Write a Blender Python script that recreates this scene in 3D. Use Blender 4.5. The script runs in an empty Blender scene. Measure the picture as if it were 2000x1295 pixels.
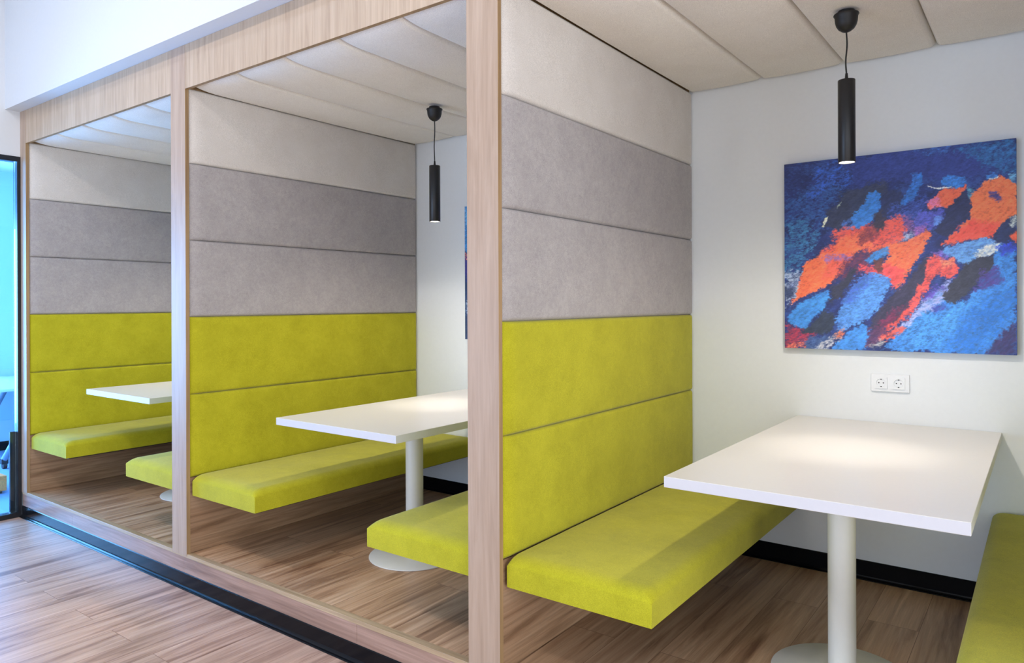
import bpy, bmesh, math, random
import numpy as np
from mathutils import Vector, Matrix
R = math.radians
random.seed(7)
sc = bpy.context.scene
COL = sc.collection

# ------------------------------------------------------------------ camera
CAM = (1.5509, -2.0106, 1.3136)
YAW, ROLL, FPX, PY = 36.6345, -0.22, 1403.83, 592.6
cd = bpy.data.cameras.new('camera')
cd.sensor_fit = 'HORIZONTAL'; cd.sensor_width = 36.0
cd.lens = FPX * 36.0 / 2000.0
cd.shift_y = -(647.5 - PY) / 2000.0
cd.clip_start = 0.02
cam = bpy.data.objects.new('camera', cd); COL.objects.link(cam)
ya, ro = R(YAW), R(ROLL)
fw = Vector((-math.sin(ya), math.cos(ya), 0)); rt = Vector((math.cos(ya), math.sin(ya), 0)); up = Vector((0, 0, 1))
rt2 = rt * math.cos(ro) + up * math.sin(ro); up2 = up * math.cos(ro) - rt * math.sin(ro)
M = Matrix((rt2, up2, -fw)).transposed().to_4x4(); M.translation = Vector(CAM)
cam.matrix_world = M
sc.camera = cam

# ------------------------------------------------------------------ world, exposure
w = bpy.data.worlds.new('world'); sc.world = w; w.use_nodes = True
bg = w.node_tree.nodes['Background']; bg.inputs[0].default_value = (0.75, 0.87, 1.0, 1); bg.inputs[1].default_value = 1.0
sc.view_settings.view_transform = 'Standard'; sc.view_settings.look = 'None'
sc.view_settings.gamma = 1; sc.view_settings.use_curve_mapping = False
sc.view_settings.exposure = 1.2

# ------------------------------------------------------------------ main dimensions (metres, booth floor = 0)
HALL = -0.18
PART = [0.0, -2.0767, -4.1767, 2.0767]      # right-hand face of each partition
PW = 0.144; DEP = 1.724; CEIL = 2.450; HEAD = 2.448; SOFF = 2.680
SIDE = -4.272                               # the hall's left wall
HC = 3.9                                    # hall ceiling

def area(name, loc, rot, sx, sy, power, color):
    l = bpy.data.lights.new(name, 'AREA'); l.shape = 'RECTANGLE'; l.size = sx; l.size_y = sy
    l.energy = power; l.color = color
    o = bpy.data.objects.new(name, l); COL.objects.link(o); o.location = loc; o.rotation_euler = rot
    return o
# daylight through the hall's window (opposite the booths), an added side fill and ceiling luminaires of the hall
area('daylight_window', (-2.9, -5.35, 0.83), (R(90), 0, 0), 2.6, 1.7, 41, (0.36, 0.60, 1.0))
area('daylight_window_right', (2.6, -5.35, 1.35), (R(90), 0, 0), 3.0, 2.2, 10, (0.90, 0.95, 1.0))
area('side_fill', (5.17, -2.3, 1.2), (R(90), 0, R(90)), 3.2, 2.3, 84, (0.92, 0.96, 1.0))  # added fill lamp brightening the partition faces; the right wall has no window
area('hall_luminaire', (-3.0, -1.5, HC - 0.03), (0, 0, 0), 1.6, 0.3, 8, (0.70, 0.80, 1.0))
area('hall_luminaire_middle', (0.2, -2.4, HC - 0.03), (0, 0, 0), 1.2, 0.3, 12, (1.0, 0.9, 0.84))
area('hall_downlight', (-2.0, -1.95, HC - 0.33), (0, 0, 0), 0.2, 0.2, 15, (1.0, 0.93, 0.86))
area('office_daylight', (-5.8, -2.35, 1.5), (R(90), 0, 0), 2.2, 2.4, 40, (0.22, 0.60, 1.0))
area('office_window_light', (-7.0, -1.0, 1.1), (R(90), 0, R(-90)), 2.6, 2.0, 200, (0.20, 0.50, 1.0))

# ------------------------------------------------------------------ material helpers
def srgb(r, g, b):
    f = lambda c: (c / 255 / 12.92) if c / 255 <= 0.04045 else ((c / 255 + 0.055) / 1.055) ** 2.4
    return (f(r), f(g), f(b), 1)

class NT:
    def __init__(s, name):
        s.m = bpy.data.materials.new(name); s.m.use_nodes = True
        s.t = s.m.node_tree; s.b = s.t.nodes['Principled BSDF']
    def n(s, typ, **kw):
        nd = s.t.nodes.new(typ)
        for k, v in kw.items(): setattr(nd, k, v)
        return nd
    def l(s, a, b): s.t.links.new(a, b)
    def coord(s): return s.n('ShaderNodeTexCoord').outputs['Object']
    def mapping(s, src, scale=(1, 1, 1), loc=(0, 0, 0), rot=(0, 0, 0)):
        m = s.n('ShaderNodeMapping'); m.inputs['Scale'].default_value = scale
        m.inputs['Location'].default_value = loc; m.inputs['Rotation'].default_value = rot
        s.l(src, m.inputs['Vector']); return m.outputs[0]
    def noise(s, vec, scale, detail=4, rough=0.5, dist=0):
        n = s.n('ShaderNodeTexNoise'); n.inputs['Scale'].default_value = scale
        n.inputs['Detail'].default_value = detail; n.inputs['Roughness'].default_value = rough
        n.inputs['Distortion'].default_value = dist
        s.l(vec, n.inputs['Vector']); return n.outputs['Fac']
    def ramp(s, fac, stops):
        r = s.n('ShaderNodeValToRGB'); e = r.color_ramp.elements
        while len(e) < len(stops): e.new(0.5)
        for i, (p, c) in enumerate(stops): e[i].position = p; e[i].color = c
        s.l(fac, r.inputs[0]); return r.outputs[0]
    def mix(s, fac, a, b, mode='MIX'):
        m = s.n('ShaderNodeMix', data_type='RGBA', blend_type=mode)
        if isinstance(fac, (int, float)): m.inputs[0].default_value = fac
        else: s.l(fac, m.inputs[0])
        for i, v in ((6, a), (7, b)):
            if isinstance(v, tuple): m.inputs[i].default_value = v
            else: s.l(v, m.inputs[i])
        return m.outputs[2]
    def bump(s, h, strength=0.2, dist=0.002):
        b = s.n('ShaderNodeBump'); b.inputs['Strength'].default_value = strength
        b.inputs['Distance'].default_value = dist; s.l(h, b.inputs['Height']); s.l(b.outputs[0], s.b.inputs['Normal'])
    def set(s, **kw):
        for k, v in kw.items():
            i = s.b.inputs[k.replace('_', ' ')]
            if hasattr(v, 'is_linked'): s.l(v, i)
            else: i.default_value = v
        return s.m

def plain(name, col, rough=0.5, **kw):
    t = NT(name); c = t.coord(); n = t.noise(c, 60, 3)
    a = tuple(x * 0.96 for x in col[:3]) + (1,)
    t.set(Base_Color=t.mix(n, a, col), Roughness=rough, **kw)
    return t.m

def fabric(name, dark, light, cloud=9.0, fine=420, contrast=0.5, sheen=0.25):
    t = NT(name); c = t.coord()
    cl = t.noise(c, cloud, 5, 0.62, 0.3)
    mot = t.noise(c, cloud * 7, 5, 0.7, 0.6)
    weave = t.noise(c, fine, 2, 0.6)
    f1 = t.ramp(cl, [(0.35, (0, 0, 0, 1)), (0.65, (1, 1, 1, 1))])
    f2 = t.ramp(mot, [(0.36, (0, 0, 0, 1)), (0.66, (1, 1, 1, 1))])
    f = t.mix(contrast, f1, f2)
    base = t.mix(f, dark, light)
    sp = t.ramp(weave, [(0.3, (0.78, 0.78, 0.78, 1)), (0.7, (1.14, 1.14, 1.14, 1))])
    col = t.mix(1.0, base, sp, 'MULTIPLY')
    t.set(Base_Color=col, Roughness=0.93, Sheen_Weight=sheen, Sheen_Roughness=0.45)
    t.b.inputs['Specular IOR Level'].default_value = 0.2
    t.bump(t.mix(0.35, weave, mot), 0.35, 0.0015)
    return t.m

def wood(name, cols, axis='Z', plank=None, rough=0.4, coarse=1.0, bump=0.15, tone=0.35, seam=0.5, off=0.37, fine=1.0, k=0.8):
    """streaky oak; grain runs along axis; plank=(length,width,second axis) adds boards"""
    t = NT(name); c = t.coord()
    sp = t.n('ShaderNodeSeparateXYZ'); t.l(c, sp.inputs[0])
    ax = {'X': 0, 'Y': 1, 'Z': 2}[axis]
    vec = c
    if plank:
        L, Wd, ax2 = plank
        cb = t.n('ShaderNodeCombineXYZ'); t.l(sp.outputs[ax], cb.inputs[0]); t.l(sp.outputs[{'X': 0, 'Y': 1, 'Z': 2}[ax2]], cb.inputs[1])
        br = t.n('ShaderNodeTexBrick'); br.offset = off; br.offset_frequency = 2; br.squash = 1
        t.l(cb.outputs[0], br.inputs['Vector'])
        br.inputs['Scale'].default_value = 1; br.inputs['Brick Width'].default_value = L; br.inputs['Row Height'].default_value = Wd
        br.inputs['Mortar Size'].default_value = 0.0011; br.inputs['Mortar Smooth'].default_value = 0.2
        br.inputs['Color1'].default_value = (0, 0, 0, 1); br.inputs['Color2'].default_value = (1, 1, 1, 1); br.inputs['Mortar'].default_value = (0.5, 0.5, 0.5, 1)
        sc_ = t.n('ShaderNodeVectorMath', operation='SCALE'); sc_.inputs[3].default_value = 37.0; t.l(br.outputs['Color'], sc_.inputs[0])
        ad = t.n('ShaderNodeVectorMath', operation='ADD'); t.l(c, ad.inputs[0]); t.l(sc_.outputs[0], ad.inputs[1]); vec = ad.outputs[0]
    s1 = [11.0 * coarse] * 3; s1[ax] = 0.75 * coarse
    s2 = [75.0 * fine] * 3; s2[ax] = 2.2 * fine
    s3 = [260.0] * 3; s3[ax] = 5.0
    g1 = t.noise(t.mapping(vec, tuple(s1)), 1, 5, 0.6, 1.1)
    g2 = t.noise(t.mapping(vec, tuple(s2)), 1, 4, 0.6, 0.4)
    g3 = t.noise(t.mapping(vec, tuple(s3)), 1, 2, 0.5)
    base = t.ramp(g1, [(0.30, cols[0]), (0.47, cols[1]), (0.66, cols[2])])
    k2 = t.ramp(g2, [(0.30, (0.70, 0.68, 0.66, 1)), (0.60, (1.08, 1.08, 1.08, 1))])
    k3 = t.ramp(g3, [(0.3, (0.88, 0.88, 0.88, 1)), (0.7, (1.08, 1.08, 1.08, 1))])
    col = t.mix(k, base, k2, 'MULTIPLY'); col = t.mix(k, col, k3, 'MULTIPLY')
    if plank:
        tn = t.ramp(br.outputs['Color'], [(0.0, (1 - tone, 1 - tone, 1 - tone, 1)), (1.0, (1 + tone * 0.6, 1 + tone * 0.6, 1 + tone * 0.55, 1))])
        col = t.mix(1.0, col, tn, 'MULTIPLY')
        col = t.mix(br.outputs['Fac'], col, tuple(x * seam for x in cols[0][:3]) + (1,))
    t.set(Base_Color=col, Roughness=rough)
    t.bump(g2, bump, 0.0006)
    return t.m

LIME = fabric('lime_velvet', srgb(168, 163, 28), srgb(186, 181, 38), cloud=6, contrast=0.4, sheen=0.2)
GREY = fabric('grey_velvet', srgb(160, 154, 155), srgb(180, 174, 173), cloud=8, contrast=0.6, sheen=0.15)
BEIGE = fabric('beige_felt', srgb(208, 201, 195), srgb(216, 210, 205), cloud=5, contrast=0.3, sheen=0.08)
CEILF = fabric('ceiling_felt', srgb(234, 228, 221), srgb(240, 235, 229), cloud=5, contrast=0.3, sheen=0.05)
OAKL = wood('pale_oak_veneer', [srgb(164, 139, 118), srgb(174, 149, 128), srgb(183, 159, 139)], 'Z', None, 0.45, coarse=1.6, bump=0.06, fine=1.3, k=0.3)
OAKH = wood('pale_oak_header', [srgb(170, 145, 121), srgb(184, 160, 135), srgb(193, 170, 146)], 'Z', None, 0.45, coarse=2.6, bump=0.06, fine=1.0, k=0.3)
OAKE = wood('oak_edge', [srgb(142, 112, 78), srgb(160, 130, 92), srgb(172, 142, 104)], 'Z', None, 0.6)
OAKEX = wood('oak_edge_band', [srgb(165, 138, 105), srgb(178, 152, 120), srgb(190, 165, 134)], 'X', None, 0.35)
FLC = [srgb(128, 98, 76), srgb(176, 144, 118), srgb(205, 176, 150)]
FLOORW = wood('oak_laminate_floor', [srgb(136, 102, 86), srgb(190, 155, 136), srgb(212, 180, 160)], 'Y', (1.25, 0.19, 'X'), 0.34, tone=0.12, seam=0.85, k=.55, coarse=1.3)
DECKW = wood('oak_laminate_deck', [srgb(130, 94, 70), srgb(190, 152, 120), srgb(216, 182, 150)], 'Y', (1.25, 0.19, 'X'), 0.38, tone=0.14, seam=0.8, off=0.61, k=.6, coarse=1.3)
RISERW = wood('oak_laminate_riser', [srgb(128, 98, 84), srgb(160, 128, 112), srgb(178, 146, 130)], 'X', None, 0.35, coarse=1.3)
SIDEW = wood('oak_side_board', [srgb(120, 90, 66), srgb(158, 126, 98), srgb(176, 146, 118)], 'Y', None, 0.45, coarse=1.2)
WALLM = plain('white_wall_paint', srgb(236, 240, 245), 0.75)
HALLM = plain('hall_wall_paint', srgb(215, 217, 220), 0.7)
SOFFM = plain('soffit_paint', srgb(124, 127, 133), 0.7)
CEILM = plain('ceiling_paint', srgb(228, 228, 228), 0.8)
BLACKM = plain('black_skirting', srgb(14, 15, 19), 0.16, Specular_IOR_Level=0.15)
BLKMET = plain('black_powder_coat', srgb(24, 25, 28), 0.38)
BLKPL = plain('black_plastic', srgb(18, 18, 20), 0.5)
BLKFR = plain('black_frame_metal', srgb(16, 18, 26), 0.35)
TABM = plain('white_laminate', srgb(222, 219, 214), 0.30)
TABE = plain('white_edge_band', srgb(206, 206, 212), 0.35)
COLM = plain('white_powder_coat', srgb(226, 226, 220), 0.35)
PLAST = plain('white_plastic', srgb(238, 241, 246), 0.3)
HOLEM = plain('dark_hole', srgb(15, 15, 15), 0.6)
STEEL = plain('grey_metal', srgb(120, 130, 150), 0.4)
BOARD = plain('dark_board', srgb(60, 50, 40), 0.7)
PINE = wood('light_wood', [srgb(222, 110, 40), srgb(240, 125, 50), srgb(246, 140, 62)], 'X', None, 0.5)
OFFW = plain('office_wall_paint', srgb(196, 214, 226), 0.7)
OFFF = plain('office_carpet', srgb(120, 140, 170), 0.85)
def emis(name, col, s):
    t = NT(name); t.set(Base_Color=(1, 1, 1, 1), Roughness=0.3)
    t.b.inputs['Emission Color'].default_value = col; t.b.inputs['Emission Strength'].default_value = s
    return t.m
LENS = emis('lamp_lens', (1.0, 0.93, 0.80, 1), 14)
def glass():
    t = NT('clear_glass'); o = t.t.nodes['Material Output']
    gl = t.n('ShaderNodeBsdfGlossy'); gl.inputs['Roughness'].default_value = 0.01; gl.inputs['Color'].default_value = (0.9, 0.95, 1, 1)
    tr = t.n('ShaderNodeBsdfTransparent'); tr.inputs[0].default_value = (0.82, 0.93, 0.97, 1)
    fr = t.n('ShaderNodeFresnel'); fr.inputs[0].default_value = 1.5
    mx = t.n('ShaderNodeMixShader'); t.l(fr.outputs[0], mx.inputs[0]); t.l(tr.outputs[0], mx.inputs[1]); t.l(gl.outputs[0], mx.inputs[2])
    t.l(mx.outputs[0], o.inputs[0]); return t.m
GLASS = glass()

# ------------------------------------------------------------------ mesh helpers
def obj(name, bm, mats, parent=None, smooth=False):
    bmesh.ops.recalc_face_normals(bm, faces=bm.faces)
    me = bpy.data.meshes.new(name); bm.to_mesh(me); bm.free()
    for m in (mats if isinstance(mats, (list, tuple)) else [mats]): me.materials.append(m)
    if smooth:
        for p in me.polygons: p.use_smooth = True
    o = bpy.data.objects.new(name, me); COL.objects.link(o)
    if parent: o.parent = parent
    return o
def box(bm, x0, x1, y0, y1, z0, z1, bevel=0, seg=2, mat=0):
    r = bmesh.ops.create_cube(bm, size=1)
    vs = r['verts']
    for v in vs:
        v.co = Vector((x0 + (v.co.x + .5) * (x1 - x0), y0 + (v.co.y + .5) * (y1 - y0), z0 + (v.co.z + .5) * (z1 - z0)))
    fs = {f for v in vs for f in v.link_faces}
    for f in fs: f.material_index = mat
    if bevel:
        es = list({e for v in vs for e in v.link_edges})
        bmesh.ops.bevel(bm, geom=es, offset=bevel, segments=seg, profile=0.5, affect='EDGES')
def bx(name, mats, parent, *a, **k):
    bm = bmesh.new(); box(bm, *a, **k); return obj(name, bm, mats, parent)
def lathe(name, prof, mats, parent, cx=0, cy=0, seg=48, close=True):
    bm = bmesh.new(); rings = []
    for r, z in prof:
        if r < 1e-6: rings.append([bm.verts.new((cx, cy, z))])
        else: rings.append([bm.verts.new((cx + r * math.cos(2 * math.pi * i / seg), cy + r * math.sin(2 * math.pi * i / seg), z)) for i in range(seg)])
    for a, b in zip(rings, rings[1:]):
        for i in range(seg):
            j = (i + 1) % seg
            if len(a) == 1 and len(b) == 1: break
            if len(a) == 1: bm.faces.new((a[0], b[i], b[j]))
            elif len(b) == 1: bm.faces.new((a[i], a[j], b[0]))
            else: bm.faces.new((a[i], a[j], b[j], b[i]))
    o = obj(name, bm, mats, parent, True)
    return auto(o)
def auto(o, ang=40):
    me = o.data; bm = bmesh.new(); bm.from_mesh(me)
    for e in bm.edges:
        if len(e.link_faces) == 2 and e.calc_face_angle(0) > R(ang): e.smooth = False
    bm.to_mesh(me); bm.free(); return o
def tube(name, pts, rad, mats, parent, seg=12):
    bm = bmesh.new(); rings = []
    n = len(pts); P = [Vector(p) for p in pts]
    for i, p in enumerate(P):
        d = (P[min(i + 1, n - 1)] - P[max(i - 1, 0)]).normalized()
        a = d.orthogonal().normalized() if i == 0 else (a - d * a.dot(d)).normalized()
        b = d.cross(a)
        rings.append([bm.verts.new(p + (a * math.cos(2 * math.pi * k / seg) + b * math.sin(2 * math.pi * k / seg)) * rad) for k in range(seg)])
    for a_, b_ in zip(rings, rings[1:]):
        for k in range(seg): bm.faces.new((a_[k], a_[(k + 1) % seg], b_[(k + 1) % seg], b_[k]))
    bm.faces.new(rings[0]); bm.faces.new(rings[-1])
    return auto(obj(name, bm, mats, parent, True))
def lin(a, b, n): return [a + (b - a) * i / n for i in range(n + 1)]
def grid_axis(L, r0, r1, n=10, mid=14):
    """positions across a cushion, dense near both rounded edges"""
    s = [r0 * (1 - math.cos(math.pi / 2 * i / n)) for i in range(n)]
    e = [L - r1 * (1 - math.cos(math.pi / 2 * i / n)) for i in range(n)][::-1]
    m = lin(r0, L - r1, mid)
    return s + m + e
def pad(name, mat, parent, origin, U, V, N, Lu, Lv, T, ru, rv, base=0.0, crown=0.0, wob=0.0, seed=0, mid=16, taper=0.0):
    """upholstered cushion: dome rounding over ru=(start,end) and rv, walls of height base, extra crown in the middle"""
    U, V, N, O = Vector(U), Vector(V), Vector(N), Vector(origin)
    us = grid_axis(Lu, ru[0], ru[1], mid=mid); vs = grid_axis(Lv, rv[0], rv[1], mid=max(6, mid // 2))
    rnd = random.Random(seed); ph = [rnd.uniform(0, 6.28) for _ in range(8)]
    def f(d, r): 
        if r <= 0: return 1.0
        t = min(max(d / r, 0), 1); return math.sqrt(max(0, 1 - (1 - t) ** 2))
    bm = bmesh.new(); G = []
    for u in us:
        row = []
        for v in vs:
            h = f(u, ru[0]) * f(Lu - u, ru[1]) * f(v, rv[0]) * f(Lv - v, rv[1])
            c = math.sin(math.pi * u / Lu) ** .5 * math.sin(math.pi * v / Lv) ** .7 if 0 < u < Lu and 0 < v < Lv else 0
            wv = wob * c * (math.sin(u * 9 + ph[0]) * math.sin(v * 11 + ph[1]) + .5 * math.sin(u * 23 + v * 13 + ph[2]) + .4 * math.sin(u * 17 - v * 29 + ph[3]))
            row.append(bm.verts.new(O + U * u + V * v + N * (base + T * h + crown * c + wv)))
        G.append(row)
    nu, nv = len(us), len(vs)
    for i in range(nu - 1):
        for j in range(nv - 1): bm.faces.new((G[i][j], G[i + 1][j], G[i + 1][j + 1], G[i][j + 1]))
    per = [(i, 0) for i in range(nu)] + [(nu - 1, j) for j in range(1, nv)] + [(i, nv - 1) for i in range(nu - 2, -1, -1)] + [(0, j) for j in range(nv - 2, 0, -1)]
    low = [bm.verts.new(O + U * us[i] + V * vs[j]) for i, j in per] if base > 0 else [G[i][j] for i, j in per]
    if base > 0:
        for k in range(len(per)):
            k2 = (k + 1) % len(per); a, b = per[k], per[k2]
            bm.faces.new((G[a[0]][a[1]], low[k], low[k2], G[b[0]][b[1]]))
    bm.faces.new(low)
    return auto(obj(name, bm, mat, parent, True), 60)

def thing(name, label, cat, loc=(0, 0, 0), group=None):
    o = bpy.data.objects.new(name, None); COL.objects.link(o); o.location = loc
    o['label'] = label; o['category'] = cat
    if group: o['group'] = group
    return o
def tag(o, label, cat, group=None):
    o['label'] = label; o['category'] = cat
    if group: o['group'] = group
    return o
def struct(o, label=None, cat=None):
    o['kind'] = 'structure'
    if label: o['label'] = label
    if cat: o['category'] = cat
    return o
def skirting(name, x0, x1, yface, z0, h, sgn=-1, foot=0.014, th=0.010, axis='X'):
    """skirting profile with a rounded foot swept along X (or Y) """
    pr = [(0, z0), (0, z0 + h), (th * .5, z0 + h), (th, z0 + h - .004), (th, z0 + .018), (th + .002, z0 + .012), (th + foot * .45, z0 + .007), (th + foot * .9, z0 + .005), (th + foot, z0 + .002), (th + foot, z0)]
    bm = bmesh.new(); rr = []
    for x in (x0, x1):
        rr.append([bm.verts.new((x, yface + sgn * a, z) if axis == 'X' else (yface + sgn * a, x, z)) for a, z in pr])
    n = len(pr)
    for i in range(n): bm.faces.new((rr[0][i], rr[0][(i + 1) % n], rr[1][(i + 1) % n], rr[1][i]))
    bm.faces.new(rr[0]); bm.faces.new(rr[1])
    return obj(name, bm, BLACKM)

# ------------------------------------------------------------------ the setting
XR = 5.2; YB = -5.4
struct(bx('floor', FLOORW, None, SIDE, XR, YB, 0.10, HALL - 0.05, HALL), 'oak laminate hall floor in front of the booths', 'floor')
struct(bx('ceiling', CEILM, None, SIDE, XR, YB, -0.095, HC, HC + .08), 'white ceiling of the hall', 'ceiling')
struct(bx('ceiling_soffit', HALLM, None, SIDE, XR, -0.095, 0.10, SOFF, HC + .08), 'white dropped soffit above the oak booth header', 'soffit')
struct(bx('wall_back', WALLM, None, PART[2] - PW, PART[3], DEP, DEP + .12, HALL, SOFF), 'white back wall behind the tables', 'wall')
# slab closing the booths from above
struct(bx('ceiling_booths', CEILM, None, PART[2] - PW, PART[3], 0.10, DEP + .12, SOFF, SOFF + .08), 'ceiling slab hidden above the booths', 'ceiling')
for k in range(3):
    P = PART[k]; a, b = P + .002, (P + PART[0] - PART[1] - PW if k == 0 else PART[k - 1] - PW) - .002
    struct(skirting('baseboard_back', a, b, DEP, 0, 0.088, -1), 'black skirting at the foot of the back wall in the %s booth' % ('rightmost', 'middle', 'leftmost')[k], 'skirting')
# left wall with door opening
bm = bmesh.new()
DY0, DY1, DZ1 = -1.05, -0.004, 2.362
box(bm, SIDE - .10, SIDE, DY0, 0.0, DZ1, HC + .08)
box(bm, SIDE - .10, SIDE, YB, DY0, HALL, HC + .08)
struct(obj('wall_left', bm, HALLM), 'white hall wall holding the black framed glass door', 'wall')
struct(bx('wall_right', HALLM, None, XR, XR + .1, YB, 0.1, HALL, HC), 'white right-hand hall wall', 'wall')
# opposite wall with two window openings
bm = bmesh.new()
wins = [(-4.25, -1.55, -0.05, 1.72), (1.05, 4.15, 0.2, 2.5)]
box(bm, wins[0][1], XR, YB - .1, YB, HALL, 0.2); box(bm, SIDE, wins[0][1], YB - .1, YB, HALL, -0.05)
box(bm, SIDE, XR, YB - .1, YB, 2.5, HC)
box(bm, SIDE, wins[0][0], YB - .1, YB, -0.05, 2.5); box(bm, wins[0][0], wins[0][1], YB - .1, YB, 1.72, 2.5)
box(bm, wins[0][1], wins[1][0], YB - .1, YB, 0.2, 2.5); box(bm, wins[1][1], XR, YB - .1, YB, 0.2, 2.5)
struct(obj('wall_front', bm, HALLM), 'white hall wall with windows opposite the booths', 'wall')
for i, (a, b, c, d) in enumerate(wins):
    bm = bmesh.new(); t = .05; y0, y1 = YB - .08, YB - .03
    box(bm, a, a + t, y0, y1, c, d); box(bm, b - t, b, y0, y1, c, d); box(bm, a + t, b - t, y0, y1, c, c + t); box(bm, a + t, b - t, y0, y1, d - t, d)
    box(bm, (a + b) / 2 - .02, (a + b) / 2 + .02, y0, y1, c + t, d - t)
    struct(obj('window_%d' % (i + 1), bm, PLAST), 'white framed hall window opposite the %s booths' % ('left', 'right')[i], 'window')

# ------------------------------------------------------------------ glass door in the left wall
door = bpy.data.objects.new('door_1', None); COL.objects.link(door); door.location = (SIDE, -0.5, HALL)
door['kind'] = 'structure'; door['label'] = 'black framed glass door beside the leftmost booth'; door['category'] = 'door'
door_inv = Vector((SIDE, -0.5, HALL))
def dchild(name, mat, *a, **k):
    o = bx(name, mat, door, *a, **k); o.matrix_parent_inverse = Matrix.Translation(-door_inv); return o
bm = bmesh.new(); f0, f1 = SIDE - .060, SIDE + .006
box(bm, f0, f1, -0.026, -0.004, HALL, DZ1); box(bm, f0, f1, DY0, DY0 + .045, HALL, DZ1)
box(bm, f0, f1, DY0 + .045, -0.026, DZ1 - .036, DZ1); box(bm, f0, f1, DY0 + .045, -0.026, HALL, HALL + .034)
o = obj('door_frame', bm, BLKFR, door); o.matrix_parent_inverse = Matrix.Translation(-door_inv)
bm = bmesh.new(); g0, g1 = SIDE - .058, SIDE - .0385
box(bm, g0, g1, -0.060, -0.0265, HALL + .0345, 0.42)
o = obj('kick_plate', bm, BLKFR, door); o.matrix_parent_inverse = Matrix.Translation(-door_inv)
dchild('glass_pane', GLASS, SIDE - .038, SIDE - .030, DY0 + .046, -0.0265, HALL + .035, DZ1 - .037)

# office behind the glass
OX0, OX1 = -7.10, SIDE - .10
struct(bx('floor_office', OFFF, None, OX0, OX1, -2.6, 3.2, HALL - .05, HALL), 'blue-grey office floor behind the glass door', 'floor')
struct(bx('floor_threshold', OFFF, None, OX1, SIDE, DY0, 0, HALL - .05, HALL), 'threshold strip under the glass door', 'floor')
struct(bx('wall_office_left', OFFW, None, OX0 - .1, OX0, -2.6, 3.2, HALL, 2.7), 'pale blue office wall seen through the glass door', 'wall')
struct(bx('wall_office_back', OFFW, None, OX0, OX1, 3.2, 3.3, HALL, 2.7), 'office wall out of sight beyond the glass door', 'wall')
struct(bx('wall_office_front', OFFW, None, OX0, OX1, -2.7, -2.6, HALL, 2.7), 'office wall on the hall side of the glass door', 'wall')
struct(bx('wall_office_right', OFFW, None, OX1, OX1 + .05, 0.0, 3.2, HALL, 2.7), 'office wall behind the leftmost booth', 'wall')
struct(bx('ceiling_office', CEILM, None, OX0, OX1, -2.6, 3.2, 2.7, 2.78), 'office ceiling seen through the glass door', 'ceiling')
struct(skirting('baseboard_office', -2.6, 3.2, OX0, HALL, .09, +1, axis='Y'), 'dark skirting at the foot of the office wall', 'skirting')
# castered leg of a folding table in the office
ft = thing('folding_table', 'grey folding table standing on castered slanted legs behind the glass door', 'table', (-6.15, 0.49, HALL))
bmt = bmesh.new(); box(bmt, -.9, 0.45, -0.32, 1.1, 0.74, 0.765, bevel=.006)
obj('tabletop', bmt, TABM, ft)
for (a, b) in (((0.05, 0.0), (0.30, 0.24)), ((0.05, 0.9), (0.30, 0.66)), ((-0.75, 0.0), (-0.55, 0.24)), ((-0.75, 0.9), (-0.55, 0.66))):
    lg = tube('leg', [(a[0], a[1], .085), (b[0], b[1], .74)], .028, STEEL, ft)
    bmc = bmesh.new(); r = bmesh.ops.create_cone(bmc, cap_ends=True, segments=20, radius1=.032, radius2=.032, depth=.03, matrix=Matrix.Translation((a[0], a[1], .032)) @ Matrix.Rotation(R(90), 4, 'X'))
    box(bmc, a[0] - .022, a[0] + .022, a[1] - .026, a[1] + .026, .045, .09)
    obj('caster', bmc, BLKPL, lg)
st = thing('bench_stool', 'low light wooden stool cut off by the left edge behind the glass door', 'stool', (-5.25, 0.02, HALL))
bm = bmesh.new(); box(bm, -.25, .155, -.16, .16, .02, .14, bevel=.006); obj('seat_block', bm, PINE, st)
for sx in (-.2, .12):
    for sy in (-.11, .11): bx('foot', BLKPL, st, sx - .02, sx + .02, sy - .02, sy + .02, 0, .02)

# ------------------------------------------------------------------ booth platform
X0, X1 = SIDE, PART[3]
pf = thing('booth_platform', 'raised oak platform step carrying the row of booths', 'platform', (0, 0, HALL))
def pbx(name, mat, *a, **k):
    o = bx(name, mat, pf, *a, **k); o.matrix_parent_inverse = Matrix.Translation((0, 0, -HALL)); return o
pbx('deck', DECKW, X0 + .006, X1, 0.030, DEP - .0005, -0.10, 0.0)
seams = [X0 + .012, -3.46, -2.108, -0.755, 0.60, X1]
for a, b in zip(seams, seams[1:]):
    pbx('riser_board', RISERW, a + .0006, b - .0006, 0.0, 0.0295, -0.101, -0.0185)
pbx('nosing_trim', OAKEX, X0 + .012, X1, -0.0025, 0.0305, -0.0183, 0.0018, bevel=.0012)
pbx('plinth', BOARD, X0 + .006, X1, 0.005, DEP - .0005, HALL, -0.1015)
struct(skirting('baseboard_platform', X0 + .008, X1, 0.005, HALL, 0.080, -1, foot=.018, th=.009), 'glossy black skirting along the foot of the oak platform step', 'skirting')

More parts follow.
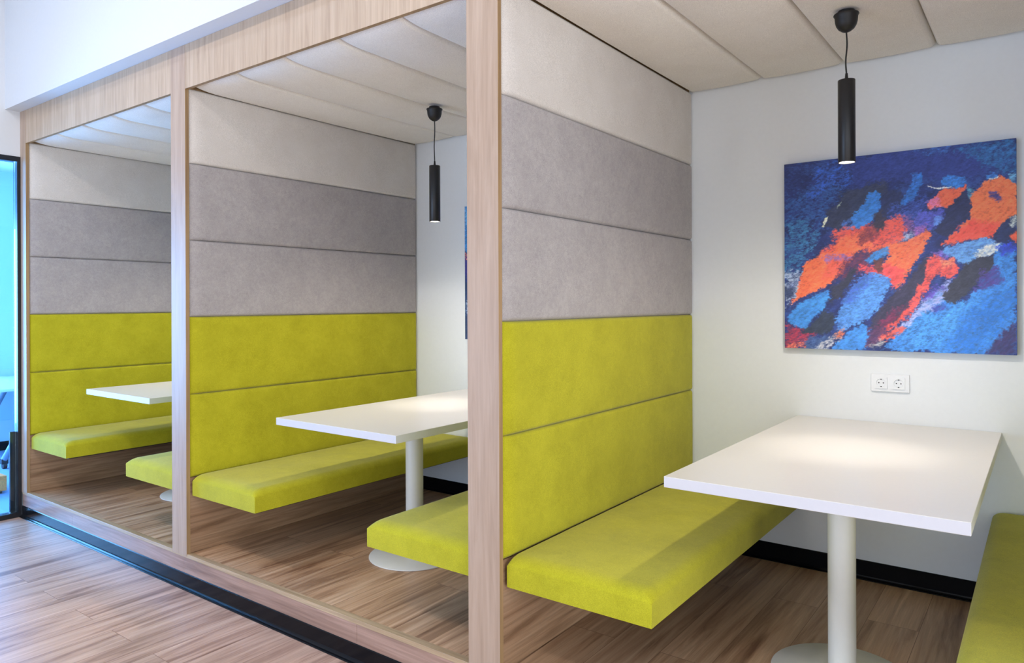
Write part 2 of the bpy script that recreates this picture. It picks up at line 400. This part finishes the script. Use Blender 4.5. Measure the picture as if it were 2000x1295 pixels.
# ------------------------------------------------------------------ partitions
ZS = [0.40, 0.839, 1.2492, 1.6556, 2.0619, CEIL + .006]
where = {0: 'beside the rightmost booth in view', 1: 'between the middle and the leftmost booth', 2: 'at the left end against the hall wall', 3: 'out of frame at the right'}
plab = {0: 'nearest oak-framed partition with beige, grey and lime padding, facing the booth with the full painting',
        1: 'middle oak-framed padded partition, left side of the booth in the middle of the photo',
        2: 'farthest oak-framed padded partition, next to the black framed glass door',
        3: 'padded partition closing the rightmost booth, mostly out of frame'}
pinfo = [(LIME, 'lime green lower pad'), (LIME, 'lime green upper pad'), (GREY, 'grey lower pad'), (GREY, 'grey upper pad'), (BEIGE, 'beige top pad')]
for k, P in enumerate(PART):
    t = thing('booth_partition', plab[k], 'partition', (P, 0, 0), 'padded oak partitions between the booths')
    xl = -PW if k != 2 else SIDE - P + .001
    # post: pale front veneer, raw brown edge
    bm = bmesh.new(); box(bm, xl, 0, -0.004, 0.0165, -0.010 if k != 2 else -.006, SOFF - .001)
    bm.faces.ensure_lookup_table()
    for f in bm.faces:
        f.normal_update()
        f.material_index = 1 if abs(f.normal.x) > .5 else 0
    po = obj('front_post', bm, [OAKL, OAKE], t)
    bx('core', OAKE, t, xl + .014 if k != 2 else xl, -0.014, 0.0305, DEP - .001, 0.0005, CEIL + .15)
    if k != 3:
        bx('side_board', SIDEW, t, -0.014, -0.003, 0.017, DEP - .001, 0.0022, 0.3995)
    if k != 2:
        bx('side_board', SIDEW, t, xl + .003, xl + .014, 0.017, DEP - .001, 0.0022, 0.3995)
    for i in range(5):
        m, lab = pinfo[i]
        if k != 3:
            o = pad('wall_pad', m, t, (-0.014, 0.018, ZS[i]), (0, 1, 0), (0, 0, 1), (1, 0, 0), DEP - .018 - .002, ZS[i + 1] - ZS[i], 0.022, (.085, .03), (.016, .016), crown=.004, wob=.0006, seed=i + 10 * k)
            o['label'] = lab
        if k != 2:
            o = pad('wall_pad', m, t, (xl + 0.014, 0.018, ZS[i]), (0, 1, 0), (0, 0, 1), (-1, 0, 0), DEP - .018 - .002, ZS[i + 1] - ZS[i], 0.022, (.085, .03), (.016, .016), crown=.004, wob=.0006, seed=i + 10 * k + 5)
            o['label'] = lab

# headers between the posts
hlab = ['pale oak header board over the rightmost booth', 'long pale oak header board over the middle booth', 'pale oak header board over the leftmost booth, next to the glass door']
for k in range(3):
    P = PART[k]; Q = PART[k - 1] if k else PART[3]
    bm = bmesh.new(); box(bm, P + .0008, Q - PW - .0008, -0.0035, 0.0165, HEAD, SOFF - .001)
    bm.faces.ensure_lookup_table()
    for f in bm.faces:
        f.normal_update(); f.material_index = 1 if f.normal.z < -.5 else 0
    tag(obj('header_board', bm, [OAKH, OAKE]), hlab[k], 'header board', 'oak header boards above the booths')

# ------------------------------------------------------------------ padded ceilings
clab = ['cream padded ceiling of quilted strips in the rightmost booth', 'cream padded ceiling of quilted strips in the middle booth', 'cream padded ceiling of quilted strips in the leftmost booth, tinted blue by daylight']
for k in range(3):
    P = PART[k]; Q = PART[k - 1] if k else PART[3]
    a, b = P + .001, Q - PW - .001; wd = (b - a) / 5
    t = thing('padded_ceiling', clab[k], 'ceiling panel', ((a + b) / 2, DEP / 2, CEIL + .06), 'padded ceilings of the booths')
    inv = Matrix.Translation((-(a + b) / 2, -DEP / 2, -(CEIL + .06)))
    bk = bx('backing_board', BOARD, t, a + .02, b - .02, 0.032, DEP - .003, CEIL + .0345, CEIL + .05); bk.matrix_parent_inverse = inv
    for i in range(5):
        o = pad('padded_strip', CEILF, t, (a + wd * i + .0005, 0.0185, CEIL + .034), (0, 1, 0), (1, 0, 0), (0, 0, -1), DEP - .0185 - .003, wd - .001, 0.032, (.16, .05), (.024, .024), crown=.024, wob=.0008, seed=100 + i + 10 * k)
        o.matrix_parent_inverse = inv

# ------------------------------------------------------------------ benches
blab = {(0, 0): 'lime bench along the nearest padded partition, left of the nearest table',
        (0, 1): 'lime bench at the right edge of the photo, right of the nearest table',
        (1, 0): 'lime bench left of the table in the middle booth',
        (1, 1): 'lime bench right of the middle booth table, its end cut off by the nearest post',
        (2, 0): 'lime bench left of the farthest table, near the glass door',
        (2, 1): 'lime bench right of the farthest table, its end half hidden by the middle post'}
SD, SZ0, SZ1 = 0.571, 0.3075, 0.422
for k in range(3):
    P = PART[k]; Q = PART[k - 1] if k else PART[3]
    for s in (0, 1):
        t = thing('booth_bench', blab[(k, s)], 'bench', ((P if s == 0 else Q - PW), 0.6, 0), 'lime upholstered booth benches')
        X = 1 if s == 0 else -1
        x0 = .0125 if True else 0
        o = pad('seat_cushion', LIME, t, (X * x0, 0.022 - .6, SZ0), (0, 1, 0), (X, 0, 0), (0, 0, 1), DEP - .022 - .012, SD - x0, 0.032, (.065, .03), (.014, .045), base=SZ1 - SZ0 - .040, crown=.009, wob=.0022, seed=50 + k * 2 + s, mid=26)
        bm = bmesh.new(); a, b = sorted((X * .004, X * (SD - .03)))
        box(bm, a, b, .05 - .6, DEP - .02 - .6, SZ0 - .012, SZ0 - .0005); obj('base_board', bm, BOARD, t)
        for yy in (.35, .86, 1.37):
            a, b = sorted((X * -.002, X * .30)); bx('wall_bracket', BLKMET, t, a, b, yy - .6 - .012, yy - .6 + .012, SZ0 - .04, SZ0 - .0125)

# ------------------------------------------------------------------ tables
tlab = ['nearest white rectangular table on a round column, below the painting', 'white table in the middle booth, its far end hidden by the nearest post', 'farthest white table, cut off by the middle post near the glass door']
for k in range(3):
    P = PART[k]
    t = thing('pedestal_table', tlab[k], 'table', (P + .972, 0.70, 0), 'white pedestal tables')
    tx0, tx1, ty0, ty1 = .5513 - .972, 1.3954 - .972, .1561 - .70, DEP - .003 - .70
    bm = bmesh.new(); box(bm, tx0, tx1, ty0, ty1, .7501 - .0355, .7501, bevel=.0012, seg=1)
    bm.faces.ensure_lookup_table()
    for f in bm.faces:
        f.normal_update(); f.material_index = 1 if abs(f.normal.z) < .5 else 0
    obj('tabletop', bm, [TABM, TABE], t)
    lathe('column', [(0, .006), (.0455, .006), (.0455, .7135), (0, .7135)], COLM, t)
    lathe('base_plate', [(0, 0.0003), (.232, 0.0003), (.236, .002), (.236, .006), (.232, .0085), (.07, .011), (.0, .011)], COLM, t, seg=96)
    bx('mounting_plate', BLKMET, t, -.12, .12, -.12, .12, .7065, .7145)
    bx('wall_bracket', COLM, t, -.25, .25, ty1 - .035, ty1 - .001, .690, .7140)

# ------------------------------------------------------------------ pendant lamps
def pendant(x, y, ztop, zlow, label, k):
    t = thing('pendant_lamp', label, 'lamp', (x, y, ztop), 'black tube pendant lamps')
    h = zlow - ztop
    can = lathe('canopy', [(0, 0), (.030, 0), (.0315, -.012), (.0445, -.012), (.0455, -.015), (.0435, -.018), (.0415, -.021), (.040, -.040), (.036, -.055), (.028, -.068), (.016, -.077), (.006, -.081), (0, -.082)], BLKPL, t)
    rnd = random.Random(k); pts = []
    for i in range(21):
        f = i / 20; z = -.080 + (h + .315 + .022 + .08) * f
        pts.append((.0035 * math.sin(f * 4.5 + k) * math.sin(math.pi * f), .002 * math.sin(f * 5) * math.sin(math.pi * f), z))
    tube('cord', pts, .0029, BLKPL, t, 10)
    top = h + .315
    lathe('cord_grip', [(0, top + .026), (.0045, top + .026), (.0065, top + .004), (.008, top - .0005), (0, top - .0005)], BLKPL, t, seg=24)
    lathe('lamp_shade', [(0, top), (.0300, top), (.0308, top - .0012), (.0308, h + .0012), (.0300, h), (.0280, h), (.0280, h + .018), (.0, h + .018)], BLKMET, t, seg=64)
    lathe('lamp_lens', [(0, h + .0165), (.0275, h + .0165), (.0275, h + .006), (.0240, h + .003), (0, h + .001)], LENS, t, seg=48)
    for nm, e, ang, bl in (('lamp_glow', 14.5, 176, 1.0), ('lamp_beam', 8.5, 42, 1.0)):
        l = bpy.data.lights.new(nm, 'SPOT'); l.energy = e; l.spot_size = R(ang); l.spot_blend = bl; l.shadow_soft_size = .022; l.color = (1.0, .91, .79)
        o = bpy.data.objects.new(nm, l); COL.objects.link(o); o.parent = t; o.location = (0, 0, h - .008)
pendant(.940, .960, 2.426, 1.847, 'black tube pendant lamp in front of the painting', 1)
pendant(-1.212, .980, 2.422, 1.775, 'black tube pendant lamp hanging in the middle booth', 2)
pendant(-3.270, .960, 2.418, 1.81, 'black tube pendant lamp in the leftmost booth, hidden behind the middle post', 3)

# ------------------------------------------------------------------ power outlet
t = thing('power_outlet', 'white double power outlet below the painting, above the nearest table', 'power outlet', (.966, DEP, .936))
bm = bmesh.new(); box(bm, -.081, .081, -.0095, -.0005, -.041, .041, bevel=.003, seg=3); obj('cover_plate', bm, PLAST, t)
for sx in (-.0365, .0365):
    bm = bmesh.new()
    # insert with a round recess
    seg = 40; rr = .0195; hs = .0265
    oc = [(hs, hs), (-hs, hs), (-hs, -hs), (hs, -hs)]
    def sq(a):
        c, s_ = math.cos(a), math.sin(a); m_ = max(abs(c), abs(s_)); return (c / m_ * hs, s_ / m_ * hs)
    R0 = []; R1 = []; R2 = []; R3 = []
    for i in range(seg):
        a = 2 * math.pi * i / seg + math.pi / 4; q = sq(a)
        R0.append(bm.verts.new((sx + q[0], -.0096, q[1]))); R1.append(bm.verts.new((sx + q[0], -.0138, q[1])))
        R2.append(bm.verts.new((sx + rr * math.cos(a), -.0138, rr * math.sin(a)))); R3.append(bm.verts.new((sx + rr * .96 * math.cos(a), -.0100, rr * .96 * math.sin(a))))
    for A, B in ((R0, R1), (R1, R2), (R2, R3)):
        for i in range(seg): bm.faces.new((A[i], A[(i + 1) % seg], B[(i + 1) % seg], B[i]))
    bm.faces.new(R3); bm.faces.new(R0)
    ins = obj('socket_insert', bm, PLAST, t)
    for (dx, dz, r_) in ((-.0095, 0, .0026), (.0095, 0, .0026)):
        bm = bmesh.new(); bmesh.ops.create_cone(bm, cap_ends=True, segments=20, radius1=r_, radius2=r_, depth=.0012, matrix=Matrix.Translation((sx + dx, -.0106, dz)) @ Matrix.Rotation(R(90), 4, 'X'))
        obj('pin_hole', bm, HOLEM, ins)
    for dz in (-.0172, .0172):
        bx('earth_clip', HOLEM, ins, sx - .0028, sx + .0028, -.0140, -.0101, dz - .0016, dz + .0016)

# ------------------------------------------------------------------ paintings
def homog(src, dst):
    A = []
    for (u, v), (x, y) in zip(src, dst):
        A.append([u, v, 1, 0, 0, 0, -x * u, -x * v]); A.append([0, 0, 0, u, v, 1, -y * u, -y * v])
    b = np.array(dst, float).ravel(); h = np.linalg.solve(np.array(A, float), b)
    return np.append(h, 1).reshape(3, 3)
H = homog([(0, 1), (1, 1), (1, 0), (0, 0)], [(1535, 319), (1985, 267), (1987, 692), (1535, 679)])
rng = np.random.RandomState(3)
LAT = rng.rand(64, 257, 257)
def vnoise(x, y, s):
    L = LAT[s % 64]; xi = np.floor(x).astype(int); yi = np.floor(y).astype(int); fx = x - xi; fy = y - yi
    fx = fx * fx * (3 - 2 * fx); fy = fy * fy * (3 - 2 * fy)
    g = lambda a, b: L[a % 256, b % 256]
    return (g(xi, yi) * (1 - fx) + g(xi + 1, yi) * fx) * (1 - fy) + (g(xi, yi + 1) * (1 - fx) + g(xi + 1, yi + 1) * fx) * fy
def fbm(x, y, s, o=4, r=.55):
    a = 1; t = 0; n = 0
    for i in range(o): t = t + a * vnoise(x * 2 ** i + 31.7 * i, y * 2 ** i + 17.3 * i, s + i * 7); n += a; a *= r
    return t / n
def sdf(px, py, poly):
    """signed distance, positive inside"""
    d = np.full(px.shape, 1e9); ins = np.zeros(px.shape, bool); n = len(poly)
    for i in range(n):
        x0, y0 = poly[i]; x1, y1 = poly[(i + 1) % n]
        ex, ey = x1 - x0, y1 - y0; tt = np.clip(((px - x0) * ex + (py - y0) * ey) / (ex * ex + ey * ey + 1e-9), 0, 1)
        d = np.minimum(d, (px - x0 - tt * ex) ** 2 + (py - y0 - tt * ey) ** 2)
        c = ((y0 > py) != (y1 > py)); xin = (x1 - x0) * (py - y0) / ((y1 - y0) if y1 != y0 else 1e-9) + x0
        ins ^= c & (px < xin)
    return np.where(ins, 1, -1) * np.sqrt(d)
# (colour, polygon in photo points, warp, softness, dry-brush amount)
S = [
 ((45, 84, 152), [(1535,395),(1575,360),(1620,345),(1655,365),(1620,395),(1612,440),(1590,480),(1560,540),(1535,560)], 10, 9, .75),
 ((52, 108, 158), [(1535,440),(1575,430),(1600,455),(1590,480),(1568,520),(1550,540),(1535,550)], 9, 8, .7),
 ((48, 88, 182), [(1598,326),(1640,318),(1672,345),(1655,362),(1625,358),(1596,388),(1578,388),(1590,352)], 7, 5, .7),
 ((44, 60, 130), [(1650,306),(1790,286),(1880,276),(1910,300),(1930,325),(1890,345),(1820,350),(1740,352),(1680,360)], 8, 8, .2),
 ((42, 96, 156), [(1862,288),(1986,266),(1986,338),(1950,330),(1925,322),(1905,305),(1888,296)], 8, 6, .55),
 ((52, 94, 168), [(1790,290),(1860,280),(1850,298),(1800,299)], 6, 5, .7),
 ((50, 58, 86), [(1612,412),(1655,372),(1690,362),(1733,350),(1735,378),(1700,395),(1668,432),(1640,448),(1618,440)], 7, 6, .15),
 ((42, 52, 92), [(1724,372),(1762,372),(1770,400),(1748,418),(1722,425)], 6, 5, .2),
 ((55, 78, 160), [(1745,400),(1790,390),(1830,380),(1815,400),(1800,425),(1740,440),(1735,420)], 8, 6, .6),
 ((60, 130, 214), [(1985,488),(1987,692),(1900,690),(1725,684),(1745,655),(1790,605),(1830,560),(1880,590),(1915,555),(1940,505),(1960,480)], 7, 3, .22),
 ((75, 150, 228), [(1770,640),(1850,600),(1910,585),(1880,640),(1820,672),(1775,668)], 12, 14, .7),
 ((42, 108, 196), [(1850,680),(1900,600),(1985,560),(1985,600),(1940,650),(1900,686)], 12, 14, .7),
 ((54, 122, 208), [(1700,377),(1712,370),(1723,378),(1723,400),(1710,427),(1690,441),(1663,444),(1664,428),(1682,404)], 4, 1.6, .12),
 ((70, 110, 190), [(1650,432),(1665,424),(1662,446),(1650,452)], 4, 3, .6),
 ((46, 106, 188), [(1785,337),(1803,338),(1805,352),(1797,372),(1786,390),(1760,400),(1764,386),(1779,362)], 4, 2.5, .3),
 ((52, 120, 204), [(1844,346),(1856,336),(1868,342),(1886,347),(1886,356),(1870,363),(1845,361),(1838,358)], 4, 2, .3),
 ((80, 140, 170), [(1888,362),(1905,366),(1903,378),(1897,392),(1890,376)], 4, 3, .5),
 ((56, 120, 200), [(1928,338),(1942,334),(1952,342),(1945,347),(1930,348)], 3, 2, .3),
 ((95, 150, 185), [(1968,336),(1985,336),(1985,358),(1972,354)], 4, 3, .5),
 ((122, 84, 146), [(1720,432),(1760,420),(1800,430),(1795,452),(1750,470),(1725,452)], 8, 5, .5),
 ((78, 84, 180), [(1798,412),(1848,404),(1848,425),(1832,438),(1795,455),(1786,442),(1790,425)], 6, 3, .35),
 ((90, 130, 210), [(1825,422),(1845,420),(1842,436),(1825,438)], 4, 3, .4),
 ((150, 90, 165), [(1786,440),(1812,438),(1806,455),(1790,458)], 5, 4, .4),
 ((150, 168, 200), [(1760,455),(1790,452),(1785,470),(1755,478),(1730,476)], 5, 4, .5),
 ((226, 98, 72), [(1832,373),(1850,364),(1886,360),(1880,374),(1866,390),(1855,403),(1838,400),(1814,403),(1818,390)], 4, 1.8, .1),
 ((200, 110, 160), [(1814,392),(1834,376),(1838,398),(1822,402)], 4, 3, .55),
 ((228, 112, 74), [(1955,338),(1966,345),(1986,358),(1986,418),(1965,430),(1950,445),(1935,463),(1895,463),(1845,475),(1855,458),(1875,445),(1880,435),(1895,425),(1899,405),(1893,392),(1905,372),(1925,352),(1945,349)], 4, 1.8, .06),
 ((224, 82, 74), [(1876,442),(1900,428),(1955,432),(1937,462),(1895,464),(1845,476),(1856,458)], 5, 5, .15),
 ((66, 62, 128), [(1932,370),(1946,372),(1958,388),(1950,390),(1938,384)], 3, 2.5, .3),
 ((40, 48, 86), [(1882,367),(1892,378),(1899,403),(1897,422),(1880,430),(1860,452),(1846,462),(1833,455),(1829,446),(1845,430),(1851,405),(1868,385)], 4, 1.8, .05),
 ((224, 86, 78), [(1626,450),(1660,442),(1700,438),(1735,428),(1755,420),(1775,440),(1760,470),(1740,488),(1690,490),(1645,494),(1600,500),(1635,474)], 6, 4, .25),
 ((238, 106, 76), [(1645,462),(1690,446),(1712,446),(1700,470),(1720,482),(1680,488),(1630,492)], 6, 5, .2),
 ((240, 108, 76), [(1700,484),(1745,474),(1790,462),(1815,447),(1826,452),(1812,470),(1798,495),(1776,530),(1756,562),(1738,545),(1722,520),(1740,498),(1700,492)], 5, 2.2, .12),
 ((218, 78, 86), [(1690,512),(1745,515),(1772,530),(1752,562),(1738,545),(1700,535),(1680,530)], 6, 4, .3),
 ((110, 52, 72), [(1680,450),(1708,440),(1722,432),(1722,450),(1705,468),(1690,478),(1678,470)], 6, 4, .45),
 ((56, 54, 76), [(1715,412),(1728,408),(1733,440),(1715,448),(1705,440)], 5, 4, .2),
 ((240, 108, 74), [(1577,512),(1606,496),(1640,482),(1690,482),(1664,505),(1650,530),(1632,548),(1601,565),(1564,582),(1546,594),(1555,576),(1567,537)], 4, 2, .08),
 ((222, 92, 82), [(1620,500),(1665,492),(1655,525),(1630,545),(1610,540)], 7, 8, .4),
 ((96, 52, 82), [(1648,505),(1690,490),(1730,482),(1702,510),(1680,520),(1672,545),(1655,550),(1640,540)], 6, 5, .4),
 ((140, 100, 160), [(1608,500),(1640,494),(1665,498),(1640,508),(1612,510)], 5, 4, .6),
 ((58, 130, 206), [(1688,506),(1712,490),(1738,479),(1739,492),(1718,504),(1702,511)], 3, 1.6, .15),
 ((96, 58, 62), [(1712,506),(1726,502),(1727,530),(1718,532),(1712,520)], 3, 2, .3),
 ((150, 166, 196), [(1536,535),(1562,528),(1566,545),(1558,570),(1545,592),(1536,605)], 7, 5, .55),
 ((46, 60, 96), [(1536,560),(1556,558),(1550,575),(1536,580)], 4, 3, .4),
 ((48, 52, 74), [(1650,542),(1674,518),(1674,540),(1656,566),(1642,582),(1622,595),(1628,560)], 5, 3, .08),
 ((80, 140, 222), [(1680,540),(1700,530),(1735,540),(1743,552),(1731,575),(1720,600),(1700,620),(1680,632),(1650,642),(1632,632),(1642,605),(1655,580)], 6, 3, .22),
 ((58, 92, 180), [(1668,555),(1690,533),(1710,540),(1690,560),(1660,590),(1645,590)], 7, 5, .6),
 ((62, 132, 216), [(1622,682),(1658,648),(1688,630),(1700,640),(1696,665),(1692,684)], 4, 2, .1),
 ((60, 132, 214), [(1550,604),(1590,578),(1620,565),(1624,582),(1610,602),(1590,622),(1577,642),(1552,636),(1542,622)], 4, 2.2, .15),
 ((46, 56, 76), [(1588,632),(1610,606),(1636,618),(1626,642),(1604,654),(1580,652),(1558,645),(1575,640)], 5, 3, .1),
 ((150, 52, 78), [(1536,628),(1560,642),(1592,654),(1570,676),(1536,679)], 7, 4, .35),
 ((226, 120, 96), [(1548,668),(1572,662),(1580,678),(1545,678)], 5, 4, .6),
 ((62, 88, 140), [(1580,664),(1620,650),(1640,655),(1610,682),(1575,680)], 6, 5, .4),
 ((170, 172, 184), [(1592,680),(1618,662),(1650,640),(1640,660),(1610,682)], 6, 4, .5),
 ((210, 110, 84), [(1630,655),(1650,640),(1652,648),(1636,662)], 4, 3, .5),
 ((222, 84, 82), [(1810,502),(1825,496),(1862,500),(1872,525),(1855,545),(1835,530),(1815,560),(1800,580),(1776,612),(1742,642),(1722,668),(1712,664),(1738,622),(1780,590),(1803,545)], 6, 3, .2),
 ((232, 140, 110), [(1835,506),(1862,500),(1862,516),(1840,520)], 5, 4, .5),
 ((54, 54, 80), [(1752,568),(1775,545),(1800,515),(1806,503),(1812,500),(1808,540),(1790,572),(1778,592),(1756,622),(1740,632),(1712,642),(1700,645),(1706,625),(1722,600)], 4, 2.2, .05),
 ((112, 46, 82), [(1722,622),(1745,606),(1775,592),(1752,620),(1730,640),(1706,650)], 6, 5, .4),
 ((96, 150, 220), [(1852,478),(1905,465),(1940,463),(1962,476),(1945,495),(1905,505),(1882,515),(1862,500),(1835,488)], 5, 2.5, .2),
 ((205, 208, 210), [(1905,490),(1930,476),(1956,470),(1950,488),(1928,500),(1908,502)], 5, 3, .35),
 ((120, 96, 190), [(1822,492),(1840,484),(1858,500),(1840,506)], 5, 4, .5),
 ((150, 160, 215), [(1795,592),(1832,562),(1856,545),(1858,560),(1842,585),(1790,622),(1764,646),(1752,642)], 7, 4, .4),
 ((86, 70, 170), [(1812,568),(1835,552),(1845,560),(1825,580),(1805,585)], 6, 4, .5),
 ((54, 58, 76), [(1868,540),(1888,510),(1912,503),(1945,494),(1944,512),(1932,528),(1912,548),(1895,565),(1880,580),(1868,592),(1848,585),(1842,574)], 4, 2, .05),
 ((72, 62, 134), [(1926,525),(1945,520),(1962,552),(1940,556),(1900,568),(1912,548)], 7, 4, .4),
 ((58, 66, 150), [(1818,600),(1845,590),(1850,604),(1820,610)], 5, 4, .5),
 ((40, 52, 92), [(1934,463),(1958,436),(1986,416),(1986,452),(1970,472),(1948,470)], 5, 2.2, .1),
 ((170, 180, 180), [(1975,424),(1986,418),(1986,440),(1976,442)], 4, 3, .6),
 ((226, 96, 72), [(1971,460),(1986,448),(1986,470),(1976,466)], 3, 2, .1),
 ((50, 70, 190), [(1950,480),(1986,470),(1986,486),(1960,498)], 5, 3, .3),
 ((58, 54, 100), [(1986,622),(1986,692),(1918,690),(1942,668),(1960,645),(1972,638)], 6, 4, .15),
 ((84, 56, 92), [(1698,642),(1722,634),(1736,648),(1712,668),(1692,682),(1696,662)], 5, 3, .25),
 ((216, 92, 84), [(1728,655),(1760,635),(1772,640),(1740,660),(1722,668)], 5, 3, .3),
 ((150, 150, 158), [(1696,678),(1726,662),(1728,668),(1708,682)], 4, 3, .5),
 ((214, 220, 224), [(1814,359),(1830,363.5),(1850,362),(1862,359.5),(1858,363),(1834,366),(1822,364)], 2, .8, .3),
 ((225, 226, 224), [(1930,347),(1944,345),(1951,342),(1950,345),(1936,349)], 1.5, .7, .3),
 ((220, 226, 200), [(1614,424),(1619,421),(1617,430),(1612,442),(1609,441)], 1.5, .7, .2),
 ((170, 190, 180), [(1637,400),(1646,391),(1642,400),(1637,406)], 2, 1.2, .4),
]
S2 = [((70, 130, 190), [(1500,200),(1700,200),(1680,440),(1600,450),(1500,445)], 10, 8, .25),
 ((110, 165, 215), [(1500,260),(1620,300),(1600,360),(1500,380)], 12, 10, .6),
 ((58, 54, 120), [(1500,450),(1700,440),(1700,520),(1500,500)], 10, 8, .3),
 ((200, 120, 110), [(1500,446),(1620,440),(1640,456),(1500,462)], 8, 5, .6),
 ((36, 56, 92), [(1500,520),(1760,500),(1760,760),(1500,760)], 12, 10, .2),
 ((60, 120, 200), [(1750,300),(1900,330),(1860,520),(1720,600),(1700,480)], 12, 6, .25),
 ((226, 100, 76), [(1800,420),(1960,380),(1960,560),(1820,600),(1760,560)], 10, 4, .2),
 ((150, 170, 200), [(1535,580),(1570,570),(1580,600),(1540,610)], 8, 6, .6)]
def make_painting(name, x0, x1, z0, z1, y0, y1, strokes, base, label, nx=380, seed=0):
    nz = int(nx * (z1 - z0) / (x1 - x0))
    U, V = np.meshgrid(np.linspace(0, 1, nx + 1), np.linspace(0, 1, nz + 1))
    u, v = U.ravel(), V.ravel()
    q = H @ np.vstack([u, v, np.ones_like(u)]); px, py = q[0] / q[2], q[1] / q[2]
    # brush-stroke direction: down-left to up-right
    a = (px * .78 - py * .62); b = (px * .62 + py * .78)
    ox = fbm(px / 14, py / 14, 1 + seed) - .5; oy = fbm(px / 14, py / 14, 9 + seed) - .5
    ox2 = fbm(px / 4.2, py / 3, 17 + seed, 3) - .5; oy2 = fbm(px / 4.2, py / 3, 23 + seed, 3) - .5
    dry = fbm(a / 9, b / 4, 31 + seed, 5, .75); dry2 = fbm(px / 5, py / 1.8, 41 + seed, 4, .7)
    col = np.tile(np.array(base, float), (len(u), 1)); col *= (.7 + .6 * fbm(a / 20, b / 8, 50))[:, None]
    haze = np.clip((fbm(px / 30, py / 22, 52) * .6 + dry2 * .55 - .56) * 5, 0, 1)[:, None] * .6
    col = col * (1 - haze) + np.array([58, 96, 178]) * haze
    for i, (c, poly, wp, soft, dr) in enumerate(strokes):
        wx = px + ox * wp * 3.0 + ox2 * wp * 2.6; wy = py + oy * wp * 2.6 + oy2 * wp * 2.0
        d = sdf(wx, wy, poly)
        n = dry * .55 + dry2 * .45
        al = np.clip(.5 + (d + (n - .5) * soft * 3.5) / (1.5 * soft), 0, 1)
        al = al * np.clip(1 - dr * 4.2 * np.clip(.54 - n + .08 * dr, 0, 1) * 1.5, 0, 1)
        shade = 1.08 + .42 * (fbm(a / 12, b / 4, 3 + i) - .5) + .34 * (dry2 - .5)
        cc = np.array(c, float)[None, :] * shade[:, None]
        col = col * (1 - al[:, None]) + cc * al[:, None]
    sp = vnoise(px * .9, py * .9, 60) * vnoise(px * .31, py * .31, 61)
    col = np.clip(col, 0, 255)
    hl = np.clip((sp - .86) * 9, 0, 1)[:, None] * .5; col = col * 1.06 + 6
    col = col * (1 - hl) + np.array([190, 200, 210]) * hl
    col = np.clip(col, 0, 255) / 255
    linc = np.where(col <= .04045, col / 12.92, ((col + .055) / 1.055) ** 2.4)
    n = len(u); relief = (dry2 - .5) * .0006
    front = np.stack([x0 + u * (x1 - x0), y0 + relief, z0 + v * (z1 - z0)], 1)
    verts = front.tolist(); faces = []
    W_ = nx + 1
    idx = np.arange(n).reshape(nz + 1, W_)
    A = idx[:-1, :-1].ravel(); B = idx[:-1, 1:].ravel(); C_ = idx[1:, 1:].ravel(); D_ = idx[1:, :-1].ravel()
    faces = np.stack([A, B, C_, D_], 1).tolist()
    per = list(idx[0, :]) + list(idx[1:, -1]) + list(idx[-1, -2::-1]) + list(idx[-2:0:-1, 0])
    nb = len(verts)
    for p in per: x, _, z = verts[p]; verts.append([x, y1, z])
    m = len(per)
    for i in range(m):
        j = (i + 1) % m; faces.append([int(per[i]), nb + i, nb + j, int(per[j])])
    faces.append([nb + i for i in range(m)])
    me = bpy.data.meshes.new(name); me.from_pydata(verts, [], faces); me.update()
    ca = me.color_attributes.new('paint', 'FLOAT_COLOR', 'POINT')
    full = np.ones((len(verts), 4)); full[:n, :3] = linc
    full[n:, :3] = linc[np.array(per, int)]
    ca.data.foreach_set('color', full.ravel())
    t = NT(name + '_paint'); at = t.n('ShaderNodeVertexColor'); at.layer_name = 'paint'
    c = t.coord(); wv = t.noise(c, 900, 2)
    col_ = t.mix(0.12, at.outputs[0], t.ramp(wv, [(.3, (.5, .5, .5, 1)), (.7, (1.5, 1.5, 1.5, 1))]), 'MULTIPLY')
    t.set(Base_Color=col_, Roughness=.55); t.bump(wv, .2, .0006)
    me.materials.append(t.m)
    o = bpy.data.objects.new(name, me); COL.objects.link(o)
    tag(o, label, 'painting', 'abstract paintings on the back wall'); return o
make_painting('canvas_painting', .4987, 1.4507, 1.0859, 2.0035, DEP - .030, DEP - .001, S, (38, 52, 112), 'square abstract painting in blue and orange above the nearest table')
make_painting('canvas_painting', -1.5995, -0.68, 1.0735, 1.968, DEP - .030, DEP - .001, S2, (40, 54, 110), 'blue painting strip showing left of the nearest post, in the middle booth', nx=260, seed=4)
